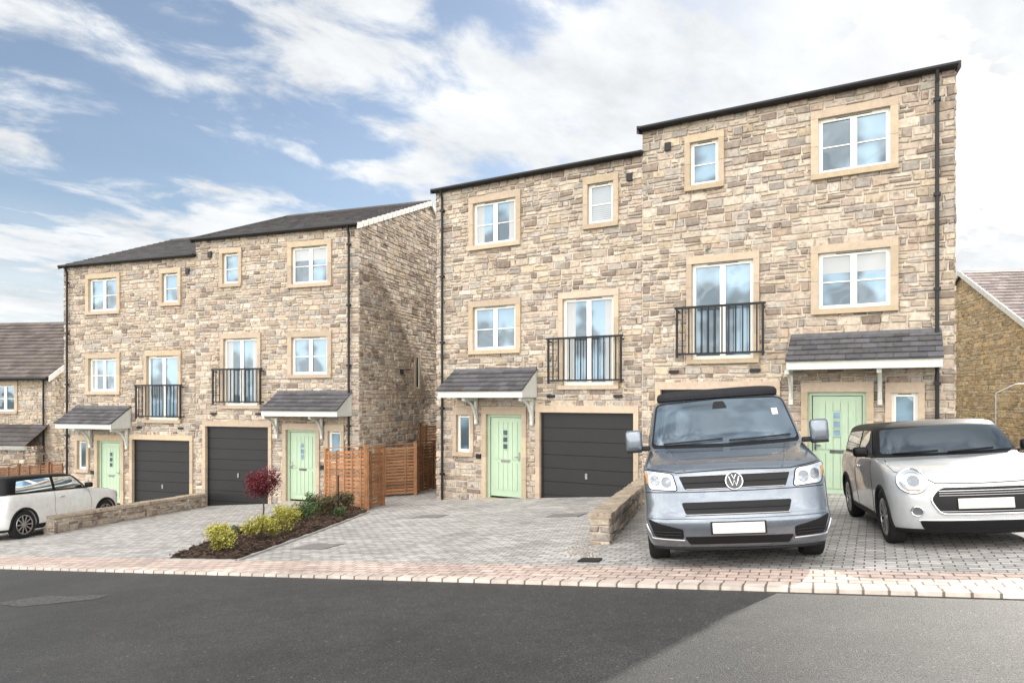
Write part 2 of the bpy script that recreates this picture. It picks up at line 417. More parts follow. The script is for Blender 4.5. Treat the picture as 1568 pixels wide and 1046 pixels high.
    for zz0, zz1 in ((.2, .92), (1.0, 1.98)):
        for i in range(n):
            u0 = aa + (bb - aa) * i / n + .006; u1 = aa + (bb - aa) * (i + 1) / n - .006
            if zz0 > .9 and abs((u0 + u1) / 2 - mid) < .12:
                dg.box(u0, u1, y + .018, y + .036, zz0, 1.24); dg.box(u0, u1, y + .018, y + .036, 1.80, zz1)
            else: dg.box(u0, u1, y + .018, y + .036, zz0, zz1)
    for i in range(3):
        z0 = 1.26 + i * .18
        dc.box(mid - .085, mid + .085, y + .006, y + .034, z0, z0 + .165)
    dgl = MB()
    for i in range(3): z0 = 1.26 + i * .18; dgl.face([(mid - .065, y + .003, z0 + .02), (mid + .065, y + .003, z0 + .02), (mid + .065, y + .003, z0 + .145), (mid - .065, y + .003, z0 + .145)])
    ch = MB(); ch.box(mid - .13, mid + .13, y + .008, y + .03, .93, .99)
    hx = b - .15 if lay == 'L' else a + .12
    ch.box(hx, hx + .035, y + .004, y + .034, .98, 1.2); ch.box(hx - (.1 if lay == 'L' else 0), hx + (.035 if lay == 'L' else .12), y - .04, y - .02, 1.07, 1.095)
    dg.obj('front_door', M['green'], P); dc.obj('door_glazing_frame', M['green'], P); dgl.obj('door_glazing', M['glass'], P); ch.obj('door_furniture', M['chrome'], P)
    gd = MB(); a, b = gx; y = .07
    gd.box(a, b, y + .03, y + .05, -.5, 2.25); gd.box(a, a + .05, y - .01, y + .03, -.5, 2.25); gd.box(b - .05, b, y - .01, y + .03, -.5, 2.25); gd.box(a + .05, b - .05, y - .01, y + .03, 2.19, 2.25)
    ph = .3375
    for i in range(8):
        z0 = -.5 + i * ph
        gd.box(a + .055, b - .055, y, y + .029, z0 + .008, min(2.185, z0 + ph - .008))
    gd.obj('garage_door', M['garage'], P)
    gh = MB(); gh.box((a + b) / 2 - .03, (a + b) / 2 + .03, y - .02, y, .62, .76); gh.obj('garage_handle', M['chrome'], P)
    jb = MB(); a, b = Lq['jul']; y = -.16; z0, z1 = 2.96, 4.08
    jb.box(a - .03, b + .03, y - .03, y + .03, z1 - .03, z1 + .02); jb.box(a, b, y - .018, y + .018, z0 + .06, z0 + .10)
    for xx in (a, b - .045): jb.box(xx, xx + .045, y - .022, y + .022, z0, z1 - .03)
    for zz in (z0 + .08, z1 - .07):
        for xx in (a + .01, b - .04): jb.box(xx, xx + .03, y + .023, .02, zz - .018, zz + .018)
    n = 13
    for i in range(1, n):
        xx = a + (b - a) * i / n; jb.box(xx - .013, xx + .013, y - .010, y + .010, z0 + .10, z1 - .03)
    jb.obj('juliet_balcony', M['rail'], P)
    c0, c1 = Lq['can']; cd = .78; zf0, zf1, zt = 2.62, 2.80, 3.34
    tl, fa = MB(), MB()
    tiles(tl, c0 - .02, c1 + .02, -cd - .05, zf1 - .01, -.0, zt, rnd, cw=.27, ch=.19, base=(.085, .082, .086))
    tl.box(c0, c1, -.06, -.0, zt - .02, zt + .05, (.12, .12, .125))
    fa.box(c0, c1, -cd, -cd + .03, zf0, zf1); fa.box(c0, c1, -cd + .03, 0, zf0 + .02, zf0 + .04)
    for xx in (c0 + .002, c1 - .032):
        fa.hexa([(xx, -cd + .03, zf0 + .001), (xx + .03, -cd + .03, zf0 + .001), (xx + .03, 0, zf0 + .001), (xx, 0, zf0 + .001)],
                [(xx, -cd + .03, zf1 - .01), (xx + .03, -cd + .03, zf1 - .01), (xx + .03, 0, zt - .02), (xx, 0, zt - .02)])
    for xx in (dx[0] - .33, dx[1] + .27) if lay == 'L' else (dx[0] - .36, dx[1] + .20):
        fa.box(xx, xx + .08, -.10, -.03, 1.92, zf0); fa.box(xx, xx + .08, -cd + .1, -.10, zf0 - .08, zf0)
        pr = None
        for i in range(7):
            t = i / 6 * math.pi / 2
            p = (xx + .04, -.10 - .5 * (1 - math.cos(t)), 2.05 + .5 * math.sin(t))
            if pr: fa.tube(pr, p, .034, 6)
            pr = p
    tl.obj('canopy_tiles', M['tile'], P); fa.obj('entrance_canopy', M['fascia'], P)
    rt = MB(); sl_ = rise / RD
    tiles(rt, -.04, W + .04, -.14, H - .14 * sl_ + .02, RD, H + rise + .03, rnd, th=.013)
    tiles(rt, -.04, W + .04, BD + .14, prof(BD) - .14 * BS + .03, RD, H + rise + .03, rnd)
    rt.tube((-.04, RD, H + rise + .0), (W + .04, RD, H + rise + .0), .09, 8, (.08, .075, .075))
    rt.obj('roof', M['tile'], P)
    g2 = MB(); g2.tube((-.05, -.16, H - .035), (W + .05, -.16, H - .035), .045, 10); g2.box(-.02, W + .02, -.11, .03, H - .07, H - .005)
    px = Lq['pipe']; g2.tube((px, -.16, H - .03), (px, -.08, H - .3), .036, 8); g2.tube((px, -.08, H - .3), (px, -.08, -.4), .036, 8)
    for i in range(5): g2.box(px - .06, px + .06, -.125, -.03, .5 + i * 1.8, .56 + i * 1.8)
    g2.obj('gutter_and_downpipe', M['black'], P)
    vx = Lq['vent']; bl.box(vx - .07, vx + .07, -.05, 0, H - .62, H - .44)
    for gv in (gx[0] + .2, gx[1] - .5): bl.box(gv, gv + .22, -.035, 0, 2.62, 2.69)
    vg = MB(); ex = W + .04 if lay == 'R' else -.10
    for (ya, za, yb, zb) in ((-.14, H - .14 * sl_, RD, H + rise), (BD + .14, prof(BD) - .14 * BS, RD, H + rise)):
        n = 17; dn = .12 if palev else .07
        for i in range(n):
            t0, t1 = i / n, (i + 1) / n - .008
            y0, z0, y1, z1 = ya + (yb - ya) * t0, za + (zb - za) * t0, ya + (yb - ya) * t1, za + (zb - za) * t1
            vg.hexa([(ex, y0, z0 - dn), (ex + .06, y0, z0 - dn), (ex + .06, y1, z1 - dn), (ex, y1, z1 - dn)],
                    [(ex, y0, z0 + .065), (ex + .06, y0, z0 + .065), (ex + .06, y1, z1 + .045), (ex, y1, z1 + .045)])
    vg.obj('verge', M['verge'] if palev else M['tile_dark'], P)
    if lay == 'R':
        pv = MB()
        pv.hexa([(-.08, -.15, H - .15), (-.03, -.15, H - .15), (-.03, RD, H + rise - .12), (-.08, RD, H + rise - .12)],
                [(-.08, -.15, H + .03), (-.03, -.15, H + .03), (-.03, RD, H + rise + .08), (-.08, RD, H + rise + .08)])
        pv.obj('party_verge', M['tile_dark'], P)
    pq = MB()
    pq.box(dx[1] + .17 if lay == 'R' else dx[0] - .31, dx[1] + .31 if lay == 'R' else dx[0] - .17, -.04, -.0, 1.0, 1.12); pq.obj('house_number_plaque', M['rail'], P)
    bk.obj('walls', M['mortar'], P); st.obj('stonework', M['stone'], P); asb.obj('stone_surrounds', M['ashlar'], P)
    fr.obj('window_frames', M['upvc'], P); gl.obj('window_glass', M['glass'], P); cu.obj('curtains_and_blinds', M['curtain'], P); bl.obj('vents', M['black'], P)
    return P

ra, rb = -math.atan2(.496, .868), -math.atan2(.330, .944)
ua = Vector((math.cos(ra), math.sin(ra), 0)); ub = Vector((math.cos(rb), math.sin(rb), 0))
O1 = Vector((-2.10, 18.9, -1.06)); O2 = O1 + ua * 5.92; O2.z = -.51
O3 = Vector((-15.96, 24.3, -2.10)); O4 = O3 + ub * 5.92; O4.z = -1.61
townhouse(O1, ra, 'L', 1.40, 11, (1, 0, 2, 1))
townhouse(O2, ra, 'R', 1.40, 23, (0, 3, 0, 0))
townhouse(O3, rb, 'L', 1.93, 37, (0, 1, 0, 0))
townhouse(O4, rb, 'R', 1.93, 41, (3, 0, 0, 1), palev=True)

# ------------------------------------------------------------------ neighbouring houses, plus an added shadow caster
def simple_house(O, rot, W, D, eave, rise, pal, seed, wins=(), rd=None, tilec=(.10, .085, .08), zf=-1.0):
    P = empty('stone_house', Matrix.Translation(O) @ Matrix.Rotation(rot, 4, 'Z'))
    rnd = random.Random(seed); rd = D / 2 if rd is None else rd
    prof = lambda y: eave + rise * y / rd if y <= rd else eave + rise * (D - y) / max(.01, D - rd)
    bk, st, rt, fr, gl, cu, bl, asb = [MB() for _ in range(8)]
    wall_with_holes(bk, 0, W, zf, eave, .03, wins)
    for xw in (0, W): bk.face([(xw, .03, zf), (xw, D, zf), (xw, D, prof(D)), (xw, rd, eave + rise), (xw, .03, eave)])
    bk.face([(0, D, zf), (W, D, zf), (W, D, prof(D)), (0, D, prof(D))])
    stones(st, (0, .028, 0), (1, 0, 0), (0, -1, 0), 0, W, zf, eave, wins, seed, pal)
    stones(st, (0, 0, 0), (0, 1, 0), (-1, 0, 0), 0, D, zf, eave + rise, [], seed + 1, pal, top=lambda y: prof(y) - .03)
    stones(st, (W, 0, 0), (0, 1, 0), (1, 0, 0), 0, D, zf, eave + rise, [], seed + 2, pal, top=lambda y: prof(y) - .03)
    for w_ in wins: surround(asb, *w_, rnd); win_unit(fr, gl, cu, bl, *w_, 2, True, 0)
    s = rise / rd
    tiles(rt, -.15, W + .15, -.3, eave - .3 * s + .03, rd, eave + rise + .03, rnd, base=tilec, cw=.33, ch=.33, th=.025)
    if D - rd > .5: tiles(rt, -.15, W + .15, D + .3, prof(D) - .3 * rise / (D - rd) + .03, rd, eave + rise + .03, rnd, base=tilec, cw=.33, ch=.33, th=.025)
    vg = MB()
    for ex in (-.2, W + .14):
        for (ya, za) in ((-.3, eave - .3 * s), (D + .3, prof(D) - .3 * rise / max(.5, D - rd))):
            vg.hexa([(ex, ya, za - .13), (ex + .06, ya, za - .13), (ex + .06, rd, eave + rise - .13), (ex, rd, eave + rise - .13)],
                    [(ex, ya, za + .09), (ex + .06, ya, za + .09), (ex + .06, rd, eave + rise + .08), (ex, rd, eave + rise + .08)])
    vg.obj('verge', M['verge'], P)
    g = MB(); g.tube((-.1, -.34, eave - .3 * s), (W + .1, -.34, eave - .3 * s), .06, 8); g.tube((W - .3, -.08, eave - .2), (W - .3, -.08, zf), .036, 8); g.obj('gutter', M['black'], P)
    bk.obj('walls', M['mortar'], P); st.obj('stonework', M['stone'], P); rt.obj('roof', M['tile'], P); fr.obj('window_frames', M['upvc'], P); gl.obj('window_glass', M['glass'], P); bl.obj('vents', M['black'], P); asb.obj('stone_surrounds', M['ashlar'], P)
    return P
hl = simple_house((-31, 30, -2.9), rad(-8), 12, 8, 5.45, 2.6, PAL[:6], 51, wins=[(9.3, 10.3, 3.9, 5.0), (6, 7.2, 3.9, 5.0)], tilec=(.12, .10, .09))
lt = MB(); rnd = random.Random(3); tiles(lt, 8.2, 11.9, -1.2, 2.55, 0, 3.35, rnd, base=(.08, .072, .07)); lt.box(8.2, 11.9, -1.22, -1.1, 2.38, 2.54, (.3, .3, .28)); lt.obj('porch_roof', M['tile'], hl)
lw = MB(); stones(lw, (8.4, -1.0, 0), (1, 0, 0), (0, -1, 0), 0, 3.3, -1, 2.4, [], 8); stones(lw, (11.7, -1.0, 0), (0, 1, 0), (1, 0, 0), 0, 1.0, -1, 2.5, [], 9); lw.obj('porch_stonework', M['stone'], hl)
lb = MB(); lb.box(8.41, 11.69, -.99, 0, -1, 2.38); lb.obj('porch_walls', M['mortar'], hl)
simple_house((17.2, 21.5, -.3), rad(-11.3), 10, 13.2, 3.5, 3.5, OCH, 61, tilec=(.25, .21, .195))
Ocaster = O1 + ua * (-.6) + Vector((-math.sin(ra), math.cos(ra), 0)) * 10.4
simple_house((Ocaster.x, Ocaster.y, -2.0), ra, 4.2, 7.8, 10.5, 2.45, PAL, 71, rd=.6, wins=[])  # unseen house, added to cast the diagonal shadow on the left gable

# ------------------------------------------------------------------ ground
def sheet(name, pts, mat, off, parent=None):
    me = bpy.data.meshes.new(name); me.from_pydata([(x, y, G(x, y) + off) for x, y in pts], [], [tuple(range(len(pts)))])
    return addobj(name, me, parent, [mat])
K0 = Vector((0, 7.29)); kd = Vector((.915, -.404)).normalized(); kn = Vector((.404, .915)).normalized()
def strip(name, a, b, mat, off, l=58, r=58):
    p = [K0 - kd * l + kn * a, K0 + kd * r + kn * a, K0 + kd * r + kn * b, K0 - kd * l + kn * b]
    return sheet(name, [(q.x, q.y) for q in p], mat, off)
gx_ = [-3000, -70, 70, 3000]; gy_ = [-3000, -60, 70, 3000]
gv = [(x, y, G(x, y) - .012) for y in gy_ for x in gx_]
me = bpy.data.meshes.new('ground'); me.from_pydata(gv, [], [(j * 4 + i, j * 4 + i + 1, j * 4 + i + 5, j * 4 + i + 4) for j in range(3) for i in range(3)])
addobj('ground', me, None, [M['ground']])
strip('road', -9.5, 0, M['asphalt'], -.006)
strip('driveway', .95, 19.5, M['pave'], .0, 26, 24)
strip('pavement', .14, .95, M['pink'], .012)
strip('far_pavement', -11.5, -9.5, M['pink'], .05)
kb = MB()
a0 = K0 - kd * 58; a1 = K0 + kd * 58
def gp(v, o): return (v.x, v.y, G(v.x, v.y) + o)
kb.hexa([gp(a0, -.05), gp(a1, -.05), gp(a1 + kn * .14, -.05), gp(a0 + kn * .14, -.05)], [gp(a0 + kn * .012, .030), gp(a1 + kn * .012, .030), gp(a1 + kn * .14, .032), gp(a0 + kn * .14, .032)])
kb.obj('kerb', M['kerb'])
sheet('asphalt_repair_patch', [(-6.1, 8.05), (-5.6, 7.75), (-4.85, 7.9), (-4.75, 8.15), (-5.3, 8.2), (-5.7, 8.35)], plain('worn_asphalt', (.07, .067, .064), .85, ns=25, lo=.2, hi=1.6, bs=.8), -.002)
bedp = [(-5.35, 10.6), (-4.05, 10.05), (-3.72, 13.0), (-3.45, 16.3), (-4.3, 18.3), (-5.6, 19.3), (-5.75, 16.0), (-5.6, 13.0)]
bed = empty('flower_bed')
rnd = random.Random(5)
bm = bmesh.new(); f = bm.faces.new([bm.verts.new((x, y, 0)) for x, y in bedp])
for i in range(40):
    bmesh.ops.bisect_plane(bm, geom=bm.verts[:] + bm.edges[:] + bm.faces[:], plane_co=(-6 + i * .07, 0, 0), plane_no=(1, 0, 0))
for i in range(93):
    bmesh.ops.bisect_plane(bm, geom=bm.verts[:] + bm.edges[:] + bm.faces[:], plane_co=(0, 10 + i * .1, 0), plane_no=(0, 1, 0))
for v in bm.verts: v.co.z = G(v.co.x, v.co.y) + (.01 if v.is_boundary else .05 + rnd.uniform(-.02, .035))
me = bpy.data.meshes.new('mulch'); bm.to_mesh(me); bm.free()
ca = me.color_attributes.new('Col', 'FLOAT_COLOR', 'CORNER')
for p in me.polygons:
    k = rnd.uniform(.5, 1.6)
    for li in p.loop_indices: ca.data[li].color = (.042 * k, .026 * k, .018 * k, 1)
addobj('mulch', me, bed, [M['soil']])
ch = MB()
def inbed(x, y):
    c = False; n = len(bedp); j = n - 1
    for i in range(n):
        xi, yi = bedp[i]; xj, yj = bedp[j]
        if (yi > y) != (yj > y) and x < (xj - xi) * (y - yi) / (yj - yi) + xi: c = not c
        j = i
    return c
def inbed_pts(n, rnd):
    while n:
        x, y = rnd.uniform(-5.8, -3.4), rnd.uniform(10, 19.3)
        if inbed(x, y): n -= 1; yield x, y
for x, y in inbed_pts(3600, rnd):
    a = rnd.uniform(0, 6.28); l = rnd.uniform(.015, .045); wv = rnd.uniform(.006, .015); k = rnd.uniform(.4, 2.0)
    d = Vector((math.cos(a), math.sin(a), rnd.uniform(-.4, .4))) * l; e_ = Vector((-math.sin(a), math.cos(a), rnd.uniform(-.4, .4))) * wv
    c = Vector((x, y, G(x, y) + .07 + rnd.uniform(0, .02)))
    ch.face([c - d - e_, c + d - e_, c + d + e_, c - d + e_], (.07 * k, .042 * k, .026 * k))
ch.obj('bark_chips', M['soil'], bed)
ed = MB()
for i in range(len(bedp)):
    p, q = Vector(bedp[i]), Vector(bedp[(i + 1) % len(bedp)]); d = (q - p).normalized(); nn = Vector((-d.y, d.x)) * .04
    ed.hexa([gp(p - nn, -.02), gp(q - nn, -.02), gp(q + nn, -.02), gp(p + nn, -.02)], [gp(p - nn, .03), gp(q - nn, .03), gp(q + nn, .03), gp(p + nn, .03)], (.34, .33, .31))
ed.obj('bed_edging', M['ashlar'], bed)

def plate(name, x, y, a, b, rot, mat, off=.006):
    c, s = math.cos(rot), math.sin(rot)
    mb = MB(); q = [(x + u * c - v * s, y + u * s + v * c) for u, v in ((-a, -b), (a, -b), (a, b), (-a, b))]
    mb.hexa([(p[0], p[1], G(*p) - .02) for p in q], [(p[0], p[1], G(*p) + off) for p in q], (.3, .3, .3)); return mb.obj(name, mat)
M['iron'] = plain('cast_iron', (.20, .19, .18), .7, metal=.1, ns=40, lo=.6, hi=1.3)
for x, y in ((-1.75, 14.6), (-3.15, 11.1), (1.05, 13.2)):
    plate('manhole_cover', x, y, .31, .24, rad(-25), M['iron'], .006); plate('manhole_frame', x, y, .34, .27, rad(-25), M['tile_dark'], .002)
plate('drain_cover', .95, 8.3, .13, .10, rad(-24), M['rail'], off=.02)
gr = MB(); rnd = random.Random(9)
for i in range(700):
    x = .92 + rnd.gauss(0, .09); y = 9.0 + rnd.gauss(0, .22); r = rnd.uniform(.006, .018); k = rnd.uniform(.5, 1.2)
    c = Vector((x, y, G(x, y) + r * .5))
    gr.hexa([c + Vector((-r, -r, -r)), c + Vector((r, -r * .7, -r)), c + Vector((r * .8, r, -r)), c + Vector((-r, r * .8, -r))], [c + Vector((-r * .5, -r * .5, r * .6)), c + Vector((r * .6, -r * .5, r * .5)), c + Vector((r * .4, r * .6, r * .6)), c + Vector((-r * .6, r * .4, r * .5))], (.42 * k, .39 * k, .36 * k))
gr.obj('gravel', M['ashlar'])

# ------------------------------------------------------------------ low walls
def low_wall(p, q, h, t, seed):
    p = Vector(p); q = Vector(q); d = (q - p); L = d.length; d.normalize(); nrm = Vector((d.y, -d.x))
    P = empty('low_stone_wall')
    st, bk, cp = MB(), MB(), MB(); rnd = random.Random(seed)
    zf = lambda x: G(*(p + d * x))
    D3 = Vector((d.x, d.y, 0)); N3 = Vector((nrm.x, nrm.y, 0))
    z0 = zf(0); z1 = zf(L); sl = (z1 - z0) / L
    US = Vector((d.x, d.y, sl))
    for sgn in (1, -1):
        stones(st, (p.x + N3.x * sgn * (t / 2 - .02), p.y + N3.y * sgn * (t / 2 - .02), z0), US, N3 * sgn, 0, L, -.1, h, [], seed + sgn, hr=(.08, .15), wr=(.12, .36), relief=.035)
    for o, s in ((p, -1), (q, 1)):
        stones(st, (o.x - N3.x * t / 2, o.y - N3.y * t / 2, zf(0 if s < 0 else L)), N3, D3 * s, 0, t, -.1, h, [], seed + 7 + s, hr=(.1, .17), wr=(.15, .3), relief=.03)
    a = [Vector((p.x, p.y, z0 - .1)) + N3 * (t / 2 - .025), Vector((q.x, q.y, z1 - .1)) + N3 * (t / 2 - .025), Vector((q.x, q.y, z1 - .1)) - N3 * (t / 2 - .025), Vector((p.x, p.y, z0 - .1)) - N3 * (t / 2 - .025)]
    bk.hexa(a, [v + Vector((0, 0, h + .1)) for v in a])
    x = -.02
    while x < L + .02:
        w_ = min(rnd.uniform(.28, .5), L + .02 - x)
        if w_ < .05: break
        b0 = p + d * (x + .004); b1 = p + d * (x + w_ - .004)
        hh = .07 + rnd.uniform(-.008, .01); k = rnd.uniform(.85, 1.1)
        def c4(o, z, tt): return Vector((o.x, o.y, z)) + N3 * tt
        za, zb = z0 + sl * x + h + .002, z0 + sl * (x + w_) + h + .002
        tt = t / 2 + .02 + rnd.uniform(-.008, .008)
        cp.hexa([c4(b0, za, tt), c4(b1, zb, tt), c4(b1, zb, -tt), c4(b0, za, -tt)], [c4(b0, za + hh, tt - .01), c4(b1, zb + hh, tt - .01), c4(b1, zb + hh, -tt + .01), c4(b0, za + hh, -tt + .01)], (.45 * k, .37 * k, .28 * k))
        x += w_
    st.obj('stonework', M['stone'], P); bk.obj('wall_core', M['mortar'], P); cp.obj('coping', M['stone'], P)
low_wall((1.22, 9.45), (3.05, 15.75), .36, .29, 301)
low_wall((-10.92, 16.1), (-10.0, 22.0), .36, .30, 311)

# ------------------------------------------------------------------ fences
def fence(p, q, h, seed, tone=1.0, posts=None, pitch=.098, sh=.072):
    P = empty('timber_fence'); p = Vector(p); q = Vector(q); d = q - p; L = d.length; d.normalize(); n2 = Vector((d.y, -d.x))
    rnd = random.Random(seed); mb = MB()
    z0, z1 = G(*p), G(*q)
    def P3(x, off, z): v = p + d * x + n2 * off; return Vector((v.x, v.y, z0 + (z1 - z0) * x / L + z))
    def bx(xa, xb, oa, ob, za, zb, c):
        mb.hexa([P3(xa, oa, za), P3(xb, oa, za), P3(xb, ob, za), P3(xa, ob, za)], [P3(xa, oa, zb), P3(xb, oa, zb), P3(xb, ob, zb), P3(xa, ob, zb)], c)
    def c():
        k = tone * rnd.uniform(.78, 1.2); return (.29 * k, .142 * k, .068 * k)
    z = .06
    while z + sh < h:
        bx(.02, L - .02, -.012, .012, z, z + sh, c()); z += pitch
    np_ = posts or max(1, round(L / 1.8))
    for i in range(np_ + 1):
        x = L * i / np_; bx(x - .05, x + .05, -.05, .05, -.1, h + .04, c())
    m = max(2, round(L / .6))
    for i in range(m):
        x = L * (i + .5) / m; bx(x - .025, x + .025, .0125, .035, .04, h - .02, c()); bx(x - .025, x + .025, -.035, -.0125, .04, h - .02, c())
    bx(-.02, L + .02, -.04, .04, h + .042, h + .07, c())
    mb.obj('slats_and_posts', M['wood'], P)
fence((-5.25, 19.3), (-3.62, 16.95), 1.56, 1, 1.2, posts=1)
fence((-3.62, 16.95), (-3.45, 18.2), 1.50, 5, .9, posts=1)
fence((-4.25, 21.2), (-3.0, 21.25), 1.55, 2, .9, posts=1)
fence((-3.0, 21.25), (-2.7, 23.6), 1.6, 4, .75, posts=1)
fence((-3.25, 24.0), (-.2, 22.6), 2.25, 3, .6)
fence((-22.5, 28.0), (-16.2, 25.6), 1.75, 6, .6)
sk = MB(); sk.tube((-4.15, 16.3, G(-4.15, 16.3)), (-4.15, 16.3, G(-4.15, 16.3) + .95), .018, 8); sk.tube((-4.3, 16.9, G(-4.3, 16.9)), (-4.3, 16.9, G(-4.3, 16.9) + .7), .018, 8); sk.obj('plant_stake', M['rail'])
rl = MB(); z = G(14.2, 19)
pts = [(13.6, 19.2, z), (13.6, 19.2, z + 1.9), (14.0, 19.0, z + 2.15), (15.2, 18.4, z + 2.2)]
for a, b in zip(pts, pts[1:]): rl.tube(a, b, .02, 8)
rl.obj('metal_handrail', plain('galvanised', (.35, .35, .35), .4, .8))

# ------------------------------------------------------------------ plants
def leaves(mb, c, r, n, size, cols, rnd, shell=.55, lumps=6, spread=.5):
    cs = [(Vector((rnd.uniform(-1, 1), rnd.uniform(-1, 1), rnd.uniform(-.8, 1))) * spread, rnd.uniform(.35, .62)) for _ in range(lumps)]
    for i in range(n):
        o, rr = rnd.choice(cs)
        d = Vector((rnd.gauss(0, 1), rnd.gauss(0, 1), rnd.gauss(0, 1))).normalized()
        q = o + d * rr * rnd.uniform(shell, 1.1)
        pos = Vector(c) + Vector((q.x * r[0], q.y * r[1], q.z * r[2]))
        a = Vector((rnd.gauss(0, 1), rnd.gauss(0, 1), rnd.gauss(0, 1) + .3)).normalized(); b = a.orthogonal().normalized(); s = size * rnd.uniform(.6, 1.4)
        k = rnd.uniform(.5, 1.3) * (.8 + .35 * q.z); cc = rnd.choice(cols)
        t = a.cross(b)
        mb.face([pos - b * s, pos - t * s * .45, pos + b * s, pos + t * s * .45], (cc[0] * k, cc[1] * k, cc[2] * k))
def shrub(name, x, y, r, h, cols, n, size, seed):
    rnd = random.Random(seed); P = empty(name); z = G(x, y) + .04; mb, tw = MB(), MB()
    leaves(mb, (x, y, z + h * .5), (r, r, h * .55), n, size, cols, rnd, .3, 9)
    for i in range(12):
        a = rnd.uniform(0, 6.28); tw.tube((x, y, z - .04), (x + math.cos(a) * r * .7, y + math.sin(a) * r * .7, z + h * rnd.uniform(.5, .95)), .008, 5, r2=.003)
    mb.obj('leaves', M['leaf'], P); tw.obj('stems', M['bark'], P)
YL = [(.40, .37, .05), (.46, .42, .08), (.28, .28, .05), (.50, .46, .14)]
GR = [(.07, .11, .03), (.10, .15, .05), (.05, .08, .03)]
RD_ = [(.13, .05, .04), (.09, .06, .035), (.16, .07, .04)]
shrub('yellow_shrub', -4.60, 10.95, .33, .46, YL, 3200, .020, 1)
shrub('yellow_shrub', -4.42, 12.0, .35, .50, YL, 3200, .020, 2)
shrub('yellow_shrub', -4.32, 13.1, .34, .54, YL, 3000, .020, 3)
shrub('green_shrub', -4.40, 14.6, .28, .46, GR, 1500, .025, 4)
shrub('green_shrub', -4.30, 15.8, .32, .52, GR + RD_, 1700, .025, 5)
shrub('red_leaved_shrub', -4.1, 16.7, .3, .52, RD_ + GR, 1300, .025, 6)
shrub('green_shrub', -3.85, 15.3, .18, .28, GR, 700, .02, 7)
shrub('green_shrub', -5.1, 17.6, .28, .5, GR, 1000, .025, 8)
shrub('green_shrub', -5.3, 13.2, .15, .2, GR, 400, .02, 9)
rnd = random.Random(12); P = empty('red_maple_tree'); x, y = -5.62, 15.4; z = G(x, y)
tk, lf = MB(), MB()
tk.tube((x, y, z), (x + .02, y, z + .35), .022, 8, r2=.018); tk.tube((x + .02, y, z + .35), (x, y, z + .72), .018, 8, r2=.012)
for i in range(14):
    a = rnd.uniform(0, 6.28); tk.tube((x, y, z + rnd.uniform(.55, .72)), (x + math.cos(a) * .22, y + math.sin(a) * .22, z + rnd.uniform(.78, 1.1)), .008, 5, r2=.003)
leaves(lf, (x, y, z + .90), (.43, .43, .38), 6200, .022, [(.15, .02, .03), (.10, .014, .022), (.24, .045, .05)], rnd, .2, 16, .48)
tk.obj('trunk', M['bark'], P); lf.obj('crown', M['leaf'], P)

# ------------------------------------------------------------------ vehicles
def paint(name, col, metal=.5, rough=.28):
    m, nt, b = newmat(name); setp(b, col=col, metal=metal, rough=rough, coat=1.0, coatr=.03)
    co = objco(nt); n = noise(nt, co, 3, 3, .5)
    nt.links.new(maprange(nt, n, .3, .7, rough * .85, rough * 1.2), b.inputs['Roughness'])
    n9 = noise(nt, co, 7, 6, .6); nt.links.new(mixc(nt, 1.0, col, maprange(nt, n9, .35, .7, .9, 1.04), 'MULTIPLY'), b.inputs['Base Color'])
    return m
V = dict(grey=paint('van_paint_grey', (.165, .19, .225), .75, .28), silver=paint('silver_paint', (.49, .51, .52), .3, .32), white=paint('white_paint', (.66, .66, .65), .0, .3),
         blackg=plain('black_roof_paint', (.008, .008, .009), .38, spec=.15), trim=plain('black_trim', (.014, .014, .015), .6, spec=.25), rubber=plain('tyre_rubber', (.017, .017, .017), .85, ns=30, lo=.7, hi=1.2, spec=.25),
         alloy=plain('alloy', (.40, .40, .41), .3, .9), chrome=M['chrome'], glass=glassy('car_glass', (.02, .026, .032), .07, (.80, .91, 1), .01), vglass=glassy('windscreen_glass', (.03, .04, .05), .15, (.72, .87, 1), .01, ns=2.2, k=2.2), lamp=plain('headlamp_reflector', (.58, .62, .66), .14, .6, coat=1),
         lens=plain('lamp_lens_dark', (.16, .18, .20), .08, .6, coat=1), field=plain('badge_field', (.03, .035, .045), .2), plate=plain('number_plate', (.64, .585, .53), .4), red=plain('tail_lamp_red', (.35, .01, .012), .15, 0, coat=1), amber=plain('amber_lens', (.5, .22, .05), .2), dark=plain('grille_black', (.007, .007, .008), .45, spec=.25),
         popt=plain('pop_top_fabric', (.02, .02, .023), .75, ns=10, spec=.2))

def outline(z, f, r, W, af, nf, ar, nr, NF=24, NS=9):
    pts = []
    def se(c, n): return (abs(c) ** (2 / n)) * (1 if c >= 0 else -1)
    for i in range(NF + 1):
        th = math.pi * i / NF; pts.append((W * se(math.cos(th), nf), f + af - af * abs(se(math.sin(th), nf)), z))
    for i in range(1, NS): t = i / NS; pts.append((-W, (f + af) * (1 - t) + (r - ar) * t, z))
    for i in range(NF + 1):
        th = math.pi * i / NF; pts.append((-W * se(math.cos(th), nr), r - ar + ar * abs(se(math.sin(th), nr)), z))
    for i in range(1, NS): t = i / NS; pts.append((W, (r - ar) * (1 - t) + (f + af) * t, z))
    return pts
def smooth_slices(S, k=4):
    o = []
    for i in range(len(S) - 1):
        p0, p1, p2, p3 = S[max(i - 1, 0)], S[i], S[i + 1], S[min(i + 2, len(S) - 1)]
        for j in range(k):
            t = j / k
            row = []
            for a, b, c, d in zip(p0, p1, p2, p3):
                v = .5 * (2 * b + (c - a) * t + (2 * a - 5 * b + 4 * c - d) * t * t + (3 * b - a - 3 * c + d) * t ** 3)
                row.append(clampf(v, min(b, c), max(b, c)) )
            o.append(tuple(row))
    o.append(S[-1]); return o
